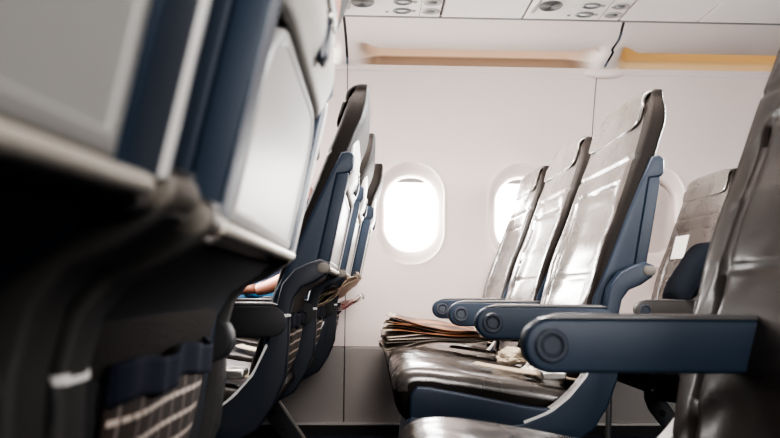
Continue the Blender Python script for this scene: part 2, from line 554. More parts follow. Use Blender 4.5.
def smooth_path(pts, n=8):
    out = []
    for i in range(len(pts) - 1):
        p0, p1, p2, p3 = (Vector(pts[max(0, min(len(pts) - 1, i + k))]) for k in (-1, 0, 1, 2))
        for j in range(n):
            u = j / n
            out.append(.5 * ((2 * p1) + (p2 - p0) * u + (2 * p0 - 5 * p1 + 4 * p2 - p3) * u * u + (3 * p1 - p0 - 3 * p2 + p3) * u**3))
    out.append(Vector(pts[-1])); return out

def CUSH_IDX(F):
    P = cr_closed(CUSH, 6); L = len(P); lim = [z < .424 for x, z in P]
    return [1 if len(f) > 4 or lim[f[0] % L] else 0 for f in F]
def make_seat(name, X0, yc, sides, seed=0, belts=True, arm_bolts=True, far_trim=True, arm_dx=0, arm_end=-.085, arm_y=None, panel_y=None, side_mat='shell', arm_mat='shell', hide='leather', cush='leather', caps=True):
    root = empty(name, (X0, yc, 0))
    V, F = back_geo(seed)
    L = 112
    # gusset faces (the sides) in brown, front in bronze
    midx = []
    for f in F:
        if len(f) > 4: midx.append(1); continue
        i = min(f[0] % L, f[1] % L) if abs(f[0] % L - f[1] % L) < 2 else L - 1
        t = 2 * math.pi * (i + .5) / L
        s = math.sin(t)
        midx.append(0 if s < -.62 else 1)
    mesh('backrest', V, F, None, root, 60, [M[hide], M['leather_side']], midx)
    V, F = headrest_geo()
    solid(mesh('headrest', V, F, M[hide], root, 60), .006, 0)
    V, F = cushion_geo(seed)
    mesh('seat_cushion', V, F, None, root, 60, [M[cush], M['leather_side']], CUSH_IDX(F))
    V, F = join(slab_geo(SHELL, -.207, .207, .001), slab_geo(WING, -.2265, -.206, .006), slab_geo(WING, .206, .2265, .006))
    sh = mesh('back_shell', V, F, M['shell'], root, 40)
    V, F = upper_shell_geo(); up = solid(mesh('upper_shell', V, F, M['shell_light'], root, 50), .012, -1)
    for s in (-1, 1):
        slab('side_rail', RAIL, min(s * .188, s * .2263), max(s * .188, s * .2263), .003, M['shell'], root)
    if far_trim:
        slab('edge_trim', [(p[0] + .002, p[1]) for p in RAIL], .226, .233, .002, M['trim'], root)
    V, F = tray_geo(); tr = mesh('tray_table', V, F, M['tray'], root, 30)
    slab('hinge_bar', capsule(-.018, .003, .693, .705), -.214, .214, .003, M['bar'], tr)
    for s in (-1, 1):
        V, F = lathe_geo([(0, .010), (.006, .010), (.010, .006), (.011, 0), (.011, -.012)], 16, (-.014, s * .222, .697), (0, s, 0))
        mesh('hinge_pin', V, F, M['metal'], tr, 40)
    # latch that holds the tray
    la = slab('tray_latch', cr_closed([(.040, .962), (.052, .966), (.060, .950), (.060, .918), (.054, .898), (.046, .905), (.046, .935)], 4), -.013, .013, .004, M['latch'], root)
    V, F = lathe_geo([(0, .004), (.008, .004), (.0095, 0), (.0095, -.008)], 16, (.0585, 0, .952), (1, 0, .1))
    mesh('latch_button', V, F, M['metal'], la, 40)
    # dark knee panel + net pocket
    slab('knee_panel', [(-.029, .6875), (-.044, .6735), (-.0835, .6480), (-.103, .615), (-.1085, .56), (-.124, .43), (-.126, .43), (-.112, .56), (-.107, .615), (-.09, .645), (-.05, .671), (-.033, .690)], -.205, .205, .0005, M['shell_dark'], root)
    V, F = pocket_geo(); po = solid(mesh('net_pocket', V, F, M['net'], root, 60), .003)
    V, F = band_geo(); solid(mesh('elastic_band', V, F, M['navy'], po, 60), .005)
    # beams under the seat
    for x in (-.45, -.22):
        V, F = tube_geo([(x, -.265, .335), (x, .232, .335)], .022, 16)
        mesh('seat_beam', V, F, M['metal_dark'], root, 40)
    for s in sides:
        ya = (s * .250) if arm_y is None else arm_y
        yp = (s * .250) if panel_y is None else panel_y
        band = slab('side_panel', BAND, yp - .0165, yp + .0165, .006, M[side_mat], root)
        slab('seat_beam_cover', BEAM, yp - .014, yp + .014, .006, M[side_mat], band)
        slab('pivot_cap', capsule(-.026, .004, .688, .712), yp - .0175, yp + .0175, .003, M['pivot'], band)
        if caps: slab('panel_cap', [(-.100, .598), (-.083, .600), (-.0825, .593), (-.100, .591)], yp - .0172, yp + .0172, .001, M['trim'], band)
        # polished inner edge of the curved panel
        inner = [(-.297, .3705), (-.237, .395), (-.197, .426), (-.159, .470), (-.130, .532)]
        sp = smooth_path([(x, yp - s * 0 , z) for x, z in inner], 6)
        V, F = ribbon_geo([(p.x, yp, p.z) for p in sp], .030, .006)
        mesh('edge_strip', V, F, M['trim'], band, 40)
        ar = slab('armrest', capsule(-.400 + arm_dx, arm_end, .547, .618), ya - .0175, ya + .0175, .006, M[arm_mat], root)
        pad = [(-.376 + arm_dx, .617), (-.35 + arm_dx, .624), (arm_end - .035, .624), (arm_end - .015, .617)]
        slab('arm_pad', pad, ya - .016, ya + .016, .003, M['leather_grey'], ar)
        for k in ((-1, 1) if arm_bolts else ()):
            V, F = lathe_geo([(0, .003), (.011, .003), (.0125, .001), (.0135, .001), (.016, .005), (.020, .005), (.0225, .002), (.0225, -.003)], 32,
                             (-.364 + arm_dx, ya + k * .017, .583), (0, k, 0))
            mesh('bolt_cover', V, F, M['bolt'], ar, 30)
    if belts:
        V, F = ribbon_geo(smooth_path([(-.135, -.20, .452), (-.19, -.185, .458), (-.26, -.14, .462), (-.33, -.06, .466), (-.36, .01, .466)], 8), .045, .003, (.35, .93, 0.05))
        be = mesh('seat_belt', V, F, M['belt'], root, 50)
        V, F = box_geo(-.245, -.185, -.215, -.165, .452, .474)
        bevel(mesh('buckle', V, F, M['metal'], be), .006)
    return root

LEG = [(-.37, .345), (-.30, .345), (-.30, .255), (-.13, .02), (-.13, 0), (-.205, 0), (-.205, .02), (-.355, .215), (-.37, .255)]
def leg(root, y):
    V, F = slab_geo(LEG, y - .010, y + .010, .002)
    l = mesh('seat_leg', V, F, M['metal_dark'], root, 30)
    edge = [(-.298, .345), (-.298, .257), (-.128, .022)]
    V, F = ribbon_geo([(x, y, z) for x, z in edge], .026, .006)
    mesh('leg_edge', V, F, M['metal'], l, 30)
    for x, z in ((-.335, .31), (-.335, .26), (-.310, .205), (-.270, .15), (-.23, .095), (-.19, .04)):
        V, F = lathe_geo([(0, .0005), (.011, .0005), (.013, 0)], 16, (x, y - .0102, z), (0, -1, 0))
        mesh('leg_hole', V, F, M['gap'], l, 30)
    V, F = tube_geo([(-.52, y, .0), (-.50, y, .33)], .010, 10)
    mesh('front_leg', V, F, M['metal'], root, 40)

XR, XL = .632, -.093
seats = {}
def seat(key, X0, y, sides, seed, label, **k):
    s = make_seat('passenger_seat', X0, y, sides, seed, **k)
    tag(s, label, 'seat', 'airline passenger seats')
    seats[key] = s
    return s

seat('S3', XR, 1.70, (-1,), 1, 'leather aisle seat facing a folded-tray seat, nearest of three across aisle, blue shell fully visible')
seat('M', XR, 2.20, (-1,), 2, 'leather middle seat with folded newspapers lying on its cushion')
seat('W', XR, 2.70, (-1,), 3, 'leather window seat beside the second window, farthest of the row of three')
seat('C', XL, 1.70, (-1,), 4, 'seat back across the aisle with shaded curved side panel and shaded armrest end', hide='leather_shaded', cush='leather_shaded', side_mat='shell_shaded', arm_mat='shell_dark')
seat('D', XL + .018, 2.20, (-1,), 5, 'middle seat back with newspapers sticking out of its net pocket', hide='leather_shaded', cush='leather_shaded', side_mat='shell_shaded', arm_mat='shell_dark')
seat('E', XL + .052, 2.70, (-1,), 6, 'window seat back nearest the first cabin window, seated person in it', hide='leather_shaded', cush='leather_shaded', side_mat='shell_shaded', arm_mat='shell_dark')
seat('B', -.107, .69, (-1, 1), 7, 'blue seat back with closed pale tray table and safety card at its top', belts=False, hide='leather_shaded', cush='leather_shaded', side_mat='shell_grey', arm_mat='shell_dark')
seat('A', -.107, .125, (1,), 8, 'blurred seat back closest to the camera, grey tray table with silver edge', belts=False, hide='leather_shaded', cush='leather_shaded', side_mat='shell_grey', arm_mat='shell_dark', caps=False)
seat('N', .638, .80, (1,), 9, 'dark leather seat in the right foreground behind the big blurred armrest', arm_y=.075, panel_y=.20, arm_dx=-.036, arm_end=.03, hide='leather_shaded')
for c_ in seats['N'].children:
    if c_.name.startswith('seat_cushion'): c_.location = (-.02, 0, -.018)
seat('R', XR + .765, 2.70, (-1,), 10, 'leather seat one row further back with navy pillow on it', belts=False, arm_mat='shell_grey')
seats['A'].rotation_euler.z = math.radians(-8.5); seats['A'].location = (-.144, .120, .008)
seat('Q', XR + .765, 2.20, (-1,), 11, 'middle seat of the row behind, only its cushion seen under the big armrest', belts=False)
seat('P', XR + .765, 1.70, (-1,), 12, 'aisle seat of the row behind, glimpsed low behind the dark foreground seat', belts=False)
leg(seats['P'], -.02)
for c_ in seats['B'].children:
    if c_.name.startswith('side_panel') and sum(v.co.y for v in c_.data.vertices) > 0: c_.location.x = -.014
for k in ('S3', 'C'): leg(seats[k], -.02)
leg(seats['E'], -.25)
leg(seats['W'], -.25)
leg(seats['B'], 0); leg(seats['N'], 0); leg(seats['R'], -.25)

# ----------------------------------------------------------------- newspapers, cards, pillow
def newspaper(name, mat, L, W, sheets, loc, rot, wave=.006, gap=.006, fold=True, seed=0, droop=.02, curl=.02):
    """folded newspaper: leaves lying over each other, joined at a rounded fold at x = L"""
    geos = []
    for k in range(sheets):
        h = gap * k
        sh = random.uniform(-.012, .012); l0 = random.uniform(0, .02)
        def fn(u, v, h=h, sh=sh, l0=l0, k=k):
            x = l0 + (L - l0 - .01 * abs(k - (sheets - 1) / 2)) * u
            z = h * (1 - .55 * u) + wave * noise.noise(Vector((u * 3 + seed, v * 2, k * .6))) * 2
            z += curl * max(0, 1 - u * 3) ** 2 * (k / max(1, sheets - 1) - .3) - droop * max(0, 1 - u * 2.2) ** 2
            return (x, (v - .5) * W + sh, z)
        geos.append(grid_geo(fn, 26, 10))
    # rounded fold
    H = gap * (sheets - 1) * .45
    geos.append(grid_geo(lambda u, v: (L + .006 * math.sin(math.pi * u), (v - .5) * W, H * u + wave * noise.noise(Vector((3 + seed, v * 2, 0))) * 2), 6, 10))
    V, F = join(*geos)
    o = mesh(name, V, F, mat, None, 50)
    solid(o, .0012, 0)
    o.location = loc; o.rotation_euler = rot
    return o

n1 = newspaper('newspaper', M['paper_plain'], .45, .32, 5, (.035, 2.17, .488), (0, math.radians(-1), math.radians(3)), gap=.008, seed=1, droop=.02, curl=.012)
tag(n1, 'pale folded newspaper lying directly on the middle seat cushion', 'newspaper')
n2 = newspaper('newspaper', M['paper_photo'], .41, .30, 5, (.045, 2.17, .528), (0, math.radians(3), math.radians(-4)), gap=.007, seed=5, droop=-.006, curl=.012)
tag(n2, 'folded newspaper with brown and orange photo, on top of the paler one', 'newspaper')

def standing_paper(mat, loc, rot, L=.30, W=.24, sheets=4, seed=0):
    return newspaper('newspaper', mat, L, W, sheets, loc, rot, gap=.007, seed=seed, droop=0, curl=.01, wave=.01)
p1 = standing_paper(M['paper_beige'], (XL - .105, 2.22, .575), (0, math.radians(-36), 0), .20, .24, 4, 3)
tag(p1, 'beige folded newspaper leaning out of the middle seat pocket across the aisle', 'newspaper')
p2 = standing_paper(M['paper_red'], (XL - .09, 2.70, .545), (0, math.radians(-27), math.radians(4)), .17, .22, 3, 8)
tag(p2, 'red and white printed magazine poking out of the window seat pocket', 'magazine')
p3 = standing_paper(M['paper_beige'], (XL - .10, 2.68, .585), (0, math.radians(-36), math.radians(-3)), .18, .22, 3, 12)
tag(p3, 'beige folded paper behind the red magazine in window seat pocket', 'newspaper')

V, F = box_geo(0, .17, -.06, .06, -.002, .002)
sc_ = bevel(mesh('safety_card', V, F, M['safety'], None), .001)
sc_.location = (-.107 + .060, .70, .960); sc_.rotation_euler = (0, math.radians(-83), 0)
tag(sc_, 'orange and blue printed safety card above the blue seat tray latch', 'card')

# crumpled bits on the aisle seat
def crumple(name, mat, c, r, seed, sx=1, sz=.7):
    bm = bmesh.new(); bmesh.ops.create_icosphere(bm, subdivisions=4, radius=1)
    for v in bm.verts:
        p = v.co.copy(); n_ = noise.noise(p * 1.6 + Vector((seed, 0, 0))) * .35 + abs(noise.noise(p * 3.5 + Vector((0, seed, 0)))) * .3
        v.co = Vector((p.x * sx, p.y, p.z * sz)) * r * (1 + n_)
    me = bpy.data.meshes.new(name); bm.to_mesh(me); bm.free()
    me.materials.append(mat)
    o = bpy.data.objects.new(name, me); col.objects.link(o); o.location = c
    return o
tag(crumple('paper_napkin', M['tissue'], (.405, 1.60, .462), .026, 2, 1.2, .8), 'crumpled white napkin beside the belt buckle on the aisle seat', 'napkin')
tag(crumple('paper_napkin', M['belt'], (.40, 1.84, .470), .034, 6, 1.2, .7), 'crumpled beige napkin at the far edge of the aisle seat', 'napkin')

# navy pillow on the seat behind
def pillow_geo(L, W, T):
    V, F = [], []
    for sgn in (1, -1):
        def fn(u, v):
            a, b = 2 * u - 1, 2 * v - 1
            e = max(0, (1 - abs(a) ** 3.0)) ** .5 * max(0, (1 - abs(b) ** 3.0)) ** .5
            pin = 1 - .06 * (1 - abs(a)) - .0
            n_ = noise.noise(Vector((a * 2, b * 2, sgn))) * .12
            return (a * L / 2 * (1 - .05 * (1 - b * b) * 0), b * W / 2 * pin, sgn * T / 2 * e * (1 + n_))
        g = grid_geo(fn, 28, 28); V, F = join((V, F), g)
    return V, F
V, F = pillow_geo(.27, .21, .085)
pw = mesh('pillow', V, F, M['pillow'], None, 80)
pw.location = (1.262, 2.51, .735); pw.rotation_euler = (0, math.radians(-54), math.radians(4))
tag(pw, 'navy blue pillow leaning against the leather seat in the row behind', 'pillow')
V, F = box_geo(-.002, .002, -.05, .05, -.05, .05)
cd = bevel(mesh('paper_card', V, F, M['card'], None), .001)
cd.location = (1.268, 2.63, .835); cd.rotation_euler = (0, math.radians(17), math.radians(3))
tag(cd, 'white card tucked between the navy pillow and the leather seat', 'card')

# ----------------------------------------------------------------- seated person in the window seat ahead
def skin_obj(name, joints, bones, root_i, mat, parent=None, sub=2):
    me = bpy.data.meshes.new(name)
    me.from_pydata([j[0] for j in joints], bones, []); me.update()
    o = bpy.data.objects.new(name, me); col.objects.link(o)
    if parent: o.parent = parent
    md = o.modifiers.new('skin', 'SKIN'); md.use_smooth_shade = True
    for i, j in enumerate(joints):
        r = j[1]
        me.skin_vertices[0].data[i].radius = (r, r) if not isinstance(r, tuple) else r
        me.skin_vertices[0].data[i].use_root = (i == root_i)
    sd = o.modifiers.new('sub', 'SUBSURF'); sd.levels = sub; sd.render_levels = sub
    me.materials.append(mat)
    return o

px, py = -.37, 2.70
person = empty('person', (px, py, 0))
J = [((0, 0, .575), .105), ((.03, 0, .70), .115), ((.055, 0, .86), .125), ((.075, 0, .98), .11), ((.075, 0, 1.06), .055), ((.065, 0, 1.12), .05),   # pelvis..neck 0-5
     ((0, -.10, .552), .082), ((-.44, -.13, .555), .058), ((-.42, -.13, .30), .05), ((-.40, -.13, .085), .038), ((-.53, -.13, .045), .035),      # left leg 6-10
     ((0, .10, .575), .085), ((-.42, .10, .73), .062), ((-.45, .11, .33), .05), ((-.44, .11, .085), .038), ((-.57, .11, .045), .035),            # right leg 11-15
     ((.075, -.17, .98), .06), ((.125, -.225, .72), .045), ((-.035, -.19, .652), .030), ((-.075, -.18, .648), .030),                      # left arm 16-19
     ((.075, .17, .98), .06), ((.11, .20, .74), .045), ((-.06, .14, .67), .032), ((-.12, .12, .668), .030)]                                # right arm 20-23
Bn = [(0, 1), (1, 2), (2, 3), (3, 4), (4, 5), (0, 6), (6, 7), (7, 8), (8, 9), (9, 10), (0, 11), (11, 12), (12, 13), (13, 14), (14, 15),
      (3, 16), (16, 17), (17, 18), (18, 19), (3, 20), (20, 21), (21, 22), (22, 23)]
skin_obj('body', [(Vector(p), r * .9) for p, r in J], Bn, 0, M['skin'], person)
SJ = [J[i] for i in (0, 1, 2, 3)] + [J[16], J[17], ((.045, -.21, .685), .04)] + [J[20], J[21], ((-.02, .155, .69), .04)]
skin_obj('shirt', [(Vector(p), r * 1.08) for p, r in SJ], [(0, 1), (1, 2), (2, 3), (3, 4), (4, 5), (5, 6), (3, 7), (7, 8), (8, 9)], 0, M['shirt'], person)
TJ = [((0, 0, .57), .11), J[6], J[7], J[8], ((-.405, -.13, .12), .05), J[11], J[12], J[13], ((-.445, .11, .12), .05)]
skin_obj('trousers', [(Vector(p), r * 1.1) for p, r in TJ], [(0, 1), (1, 2), (2, 3), (3, 4), (0, 5), (5, 6), (6, 7), (7, 8)], 0, M['jeans'], person)

def hand(side, wrist, fwd, parent):
    """palm + five separate fingers; wrist point, fwd unit towards the fingertips, palm down"""
    w = Vector(wrist); f = Vector(fwd).normalized(); up = Vector((0, 0, 1)); r = f.cross(up).normalized() * side
    u = r.cross(f) * side
    joints = [(w - f * .02, .027), (w + f * .02, (.030, .019)), (w + f * .055, (.040, .017)), (w + f * .085, (.041, .014))]
    bones = [(0, 1), (1, 2), (2, 3)]
    skin_obj('palm', joints, bones, 1, M['skin'], parent, 2)
    spec = [(-.030, .058, .0085), (-.010, .068, .009), (.011, .064, .0088), (.030, .050, .0078)]
    for k, (off, ln, rr) in enumerate(spec):
        b = w + f * .078 + r * off
        pts = [b, b + f * .022 + up * .002, b + f * (.022 + ln * .42) - up * .006, b + f * (.020 + ln * .78) - up * .020, b + f * (.018 + ln * .98) - up * .034]
        skin_obj('finger', [(p, rr * (1 - .07 * i)) for i, p in enumerate(pts)], [(i, i + 1) for i in range(4)], 0, M['skin'], parent, 2)
    b = w + f * .025 - r * .026
    pts = [b, b + f * .022 - r * .020 - up * .004, b + f * .050 - r * .028 - up * .012, b + f * .072 - r * .026 - up * .018]
    skin_obj('thumb', [(p, .0115 - .001 * i) for i, p in enumerate(pts)], [(0, 1), (1, 2), (2, 3)], 0, M['skin'], parent, 2)
hand(-1, (-.085, -.178, .651), (-.97, .05, -.10), person)
hand(1, (-.125, .118, .672), (-.9, -.35, -.10), person)

def head(parent, c):
    bm = bmesh.new(); bmesh.ops.create_uvsphere(bm, u_segments=40, v_segments=28, radius=1)
    for v in bm.verts:
        p = v.co.copy()
        x, y, z = p.x * .098, p.y * .078, p.z * .118
        f = max(0, -p.x)
        if p.z < 0: y *= 1 - .28 * (-p.z) ** 1.3; x *= 1 - .12 * (-p.z)
        nose = math.exp(-((p.y / .16) ** 2) - ((p.z + .12) / .2) ** 2) * f
        x -= .022 * nose
        for s in (-1, 1):
            x += .010 * math.exp(-(((p.y - s * .38) / .16) ** 2) - ((p.z - .08) / .10) ** 2) * f
        x += .004 * math.exp(-((p.y / .28) ** 2) - ((p.z + .48) / .035) ** 2) * f
        x -= .005 * math.exp(-((p.y / .3) ** 2) - ((p.z + .41) / .05) ** 2) * f
        for s in (-1, 1):
            y += s * .014 * math.exp(-((p.x - .05) / .12) ** 2 - (p.z / .22) ** 2) * (1 if p.y * s > .8 else 0)
        v.co = Vector((x, y, z)) + Vector(c)
    me = bpy.data.meshes.new('head'); bm.to_mesh(me); bm.free(); me.materials.append(M['skin'])
    for p in me.polygons: p.use_smooth = True
    o = bpy.data.objects.new('head', me); col.objects.link(o); o.parent = parent
    bm = bmesh.new(); bmesh.ops.create_uvsphere(bm, u_segments=40, v_segments=28, radius=1)
    dele = []
    for v in bm.verts:
        p = v.co.copy()
        if p.z < (.42 if p.x < -.25 else -.25): dele.append(v)
        n_ = 1 + .04 * noise.noise(p * 6)
        v.co = Vector((p.x * .106 * n_ + .004, p.y * .086 * n_, p.z * .127 * n_)) + Vector(c)
    bmesh.ops.delete(bm, geom=dele, context='VERTS')
    me = bpy.data.meshes.new('hair'); bm.to_mesh(me); bm.free(); me.materials.append(M['hair'])
    h = bpy.data.objects.new('hair', me); col.objects.link(h); h.parent = parent
    for s in (-1, 1):
        V, F = lathe_geo([(0, .004), (.007, .003), (.010, 0)], 16, (c[0] - .088, c[1] + s * .03, c[2] + .010), (-1, 0, 0))
        mesh('eye', V, F, M['gap'], parent, 40)
head(person, (.04, 0, 1.225))
tag(person, 'person in navy top and blue trousers seated ahead, hand resting by armrest', 'person')

# ----------------------------------------------------------------- cabin side
def wall_y(z):
    return 3.03 - .165 * max(0, (z - .78) / .88) ** 2

SEAMS = [-2.405, -1.26, -.115, 1.03, 2.175, 3.32]
def win_x(k): return (SEAMS[k] + .301, SEAMS[k] + .826)

def rr_dist(a, w, h, r):
    """distance from centre to a rounded rectangle's edge along angle a"""
    c, s = abs(math.cos(a)), abs(math.sin(a))
    t = min(w / max(c, 1e-6), h / max(s, 1e-6))
    x, z = c * t, s * t
    if x > w - r and z > h - r:
        cx, cz = w - r, h - r
        bq = c * cx + s * cz; cc = cx * cx + cz * cz - r * r
        t = bq + math.sqrt(max(0, bq * bq - cc))
    return t

WZ = 1.008
ZB, ZT = .392, 1.668
def panel_cell(x0, x1, xc):
    corners = [math.atan2(z - WZ, x - xc) for x in (x0, x1) for z in (ZB, ZT)]
    angs = sorted([2 * math.pi * i / 96 - math.pi for i in range(96)] + corners)
    # (scale fn, depth)
    hole = (.120, .172, .112); ringc = (.156, .236, .150)
    loops = []
    def rect(a):
        c, s = math.cos(a), math.sin(a); t = 1e9
        if c > 1e-9: t = min(t, (x1 - xc) / c)
        if c < -1e-9: t = min(t, (x0 - xc) / c)
        if s > 1e-9: t = min(t, (ZT - WZ) / s)
        if s < -1e-9: t = min(t, (ZB - WZ) / s)
        return t
    spec = [('h', -.002, .045), ('h', 0, .030), ('h', .004, .020), ('h', .012, .012), ('m', .5, .007), ('m', .9, .004), ('r', -.003, .002), ('r', -.001, .0003), ('r', .001, -.0012), ('r', .006, -.0008), ('r', .012, 0)]
    spec += [('o', t, 0) for t in (.08, .18, .3, .45, .6, .75, .88, 1.0)]
    V, F = [], []
    for kind, p, dep in spec:
        for a in angs:
            dh = rr_dist(a, *hole); dr = rr_dist(a, *ringc); do = rect(a)
            if kind == 'h': d = dh + p
            elif kind == 'm': d = dh + .012 + (dr - .004 - dh - .012) * p
            elif kind == 'r': d = dr + p
            else: d = dr + .012 + (do - dr - .012) * p
            x = xc + d * math.cos(a); z = WZ + d * math.sin(a)
            V.append((x, wall_y(z) + dep, z))
    L = len(angs)
    for k in range(len(spec) - 1):
        for i in range(L): F.append((k * L + i, k * L + (i + 1) % L, (k + 1) * L + (i + 1) % L, (k + 1) * L + i))
    return V, F

wn = 0
for k in range(1, 4):
    a, b = SEAMS[k] + .0018, SEAMS[k + 1] - .0018
    w1, w2 = win_x(k); mid = (w1 + w2) / 2
    V, F = join(panel_cell(a, mid, w1), panel_cell(mid, b, w2))
    o = mesh('wall_far', V, F, M['wall'], None, 60)
    bm = bmesh.new(); bm.from_mesh(o.data); bmesh.ops.remove_doubles(bm, verts=bm.verts, dist=.0005); bm.to_mesh(o.data); bm.free()
    struct(o)
    for xc in (w1, w2):
        wn += 1
        wr = struct(empty('window_%d' % wn, (xc, wall_y(WZ), WZ)))
        P = [(rr_dist(2 * math.pi * i / 48, .128, .180, .118) * math.cos(2 * math.pi * i / 48), rr_dist(2 * math.pi * i / 48, .128, .180, .118) * math.sin(2 * math.pi * i / 48)) for i in range(48)]
        V, F = slab_geo(P, .046, .050, .0005)
        mesh('window_pane', V, F, M['pane'], wr, 40)
        zb = .150 if k < 3 else -.19   # the shades of the third panel are pulled down
        V, F = slab_geo([(-.126, zb), (.126, zb), (.126, .185), (-.126, .185)], .036, .040, .001)
        mesh('window_shade', V, F, M['shade'] if k < 3 else M['wall'], wr, 40)
# dark seam backing
for k in range(1, 5):
    x = SEAMS[k]
    V, F = grid_geo(lambda u, v: (x - .004 + .008 * v, wall_y(ZB + (ZT - ZB) * u) + .004, ZB + (ZT - ZB) * u), 20, 1)
    struct(mesh('trim_seam', V, F, M['gap'], None)).name = 'trim_%d' % (10 + k)
# dado (lower grey panels) and kick strip
for k in range(1, 4):
    a, b = SEAMS[k] + .002, SEAMS[k + 1] - .002
    V, F = box_geo(a, b, 3.018, 3.04, .052, .388)
    struct(bevel(mesh('baseboard_far', V, F, M['dado'], None), .003))
V, F = box_geo(-2.4, 2.9, 3.028, 3.06, .0, .392); struct(mesh('trim_20', V, F, M['gap'], None))
V, F = box_geo(-2.4, 2.9, 3.008, 3.028, .0, .046); struct(mesh('trim_1', V, F, M['kick'], None))
V, F = box_geo(-2.4, 2.9, 3.004, 3.024, .046, .054); struct(mesh('trim_2', V, F, M['kick_edge'], None))
V, F = box_geo(-2.4, 2.9, -1.6, 3.06, -.03, 0); struct(mesh('floor', V, F, M['carpet'], None))

# cove valance bays between the service panels and the sidewall
Y0c, Z0c = 2.425, 1.668
def cove_bay(x0f, x0b, x1f, x1b, gold):
    openp = [(2.422, 1.716), (2.426, 1.711), (2.55, 1.714), (2.68, 1.716), (2.765, 1.711), (2.785, 1.716), (2.79, 1.73), (2.795, 1.80), (2.86, 1.83), (2.945, 1.815), (2.955, 1.79), (2.957, 1.765), (2.957, 1.750), (2.957, 1.740), (2.93, 1.655), (2.885, 1.660), (2.872, 1.656), (2.868, 1.648), (2.872, 1.640)]
    closp = [(2.422, 1.716), (2.426, 1.711), (2.50, 1.712), (2.57, 1.713), (2.63, 1.713), (2.66, 1.712), (2.69, 1.709), (2.72, 1.705), (2.74, 1.700), (2.76, 1.697), (2.78, 1.692), (2.80, 1.687), (2.82, 1.682), (2.835, 1.677), (2.85, 1.670), (2.862, 1.664), (2.868, 1.656), (2.866, 1.648), (2.872, 1.640)]
    n = len(openp); NX = 90
    V, F, C = [], [], []
    for i in range(NX + 1):
        u = i / NX
        for j in range(n):
            q = (openp[j][0] - 2.425) / .45; q = max(0, min(1, q))
            xa = x0f + (x0b - x0f) * q; xb = x1f + (x1b - x1f) * q
            x = xa + (xb - xa) * u
            dist = min(x - xa, xb - x)
            w = sstep(.012, .15, dist)
            y = closp[j][0] + (openp[j][0] - closp[j][0]) * w
            z = closp[j][1] + (openp[j][1] - closp[j][1]) * w
            V.append((x, y, z))
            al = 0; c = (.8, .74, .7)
            if 7 <= j <= 14:  # recess colour carries the cove glow above and the ledge's shadow below
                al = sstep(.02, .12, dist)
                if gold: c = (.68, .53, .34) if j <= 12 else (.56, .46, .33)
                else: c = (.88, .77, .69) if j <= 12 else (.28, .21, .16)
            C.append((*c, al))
    for i in range(NX):
        for j in range(n - 1):
            F.append((i * n + j, (i + 1) * n + j, (i + 1) * n + j + 1, i * n + j + 1))
    o = mesh('trim_cove', V, F, M['cove'], None, 50)
    at = o.data.color_attributes.new('glow_shade', 'FLOAT_COLOR', 'POINT')
    for i, c in enumerate(C): at.data[i].color = c
    return struct(o)
g = .0055
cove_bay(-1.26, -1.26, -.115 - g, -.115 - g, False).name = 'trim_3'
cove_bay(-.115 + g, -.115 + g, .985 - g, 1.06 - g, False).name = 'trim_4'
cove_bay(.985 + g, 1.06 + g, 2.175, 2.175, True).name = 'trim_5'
for i, (xf, xb) in enumerate(((-.115, -.115), (.985, 1.06))):
    def fn(u, v):
        y = 2.420 + .395 * u
        return (xf + (xb - xf) * u + .014 * (2 * v - 1), y, interp([(2.42, 1.708), (2.5, 1.7125), (2.57, 1.7135), (2.66, 1.7125), (2.72, 1.7055), (2.80, 1.6875), (2.865, 1.660)], y) + .002)
    V, F = grid_geo(fn, 24, 2)
    struct(mesh('trim_gap', V, F, M['gap'], None)).name = 'trim_%d' % (6 + i)
V, F = box_geo(-1.3, 2.2, 2.409, 2.420, 1.7005, 1.706); struct(mesh('trim_18', V, F, M['psu_grey'], None))
# little cap where two bays meet
V, F = lathe_geo([(0, .010), (.03, .009), (.055, .006), (.066, 0), (.06, -.004)], 32, (0, 0, 0), (0, -1, 0))
V = [(v[0] * 1.45 + 1.065, v[1] + 2.868, v[2] * .42 + 1.652) for v in V]
struct(mesh('trim_8', V, F, M['wall'], None, 60))

# overhead service panels (undersides of the bins)
ZP = 1.700
def flat_panel(x0, x1, z=ZP, y0=1.95, y1=2.404):
    V, F = box_geo(x0, x1, y0, y1, z, z + .028)
    return V, F
V, F = box_geo(-1.3, 2.2, 1.95, 2.46, 1.728, 1.738); struct(mesh('trim_9', V, F, M['gap'], None))
for i, (a, b) in enumerate(((-1.2, -.84), (-.465, -.12), (.262, .572), (.957, 1.262), (1.268, 1.60), (1.606, 2.1))):
    V, F = flat_panel(a, b)
    struct(bevel(mesh('ceiling_panel', V, F, M['psu'], None), .002)).name = 'ceiling_panel' if False else 'trim_%d' % (30 + i)

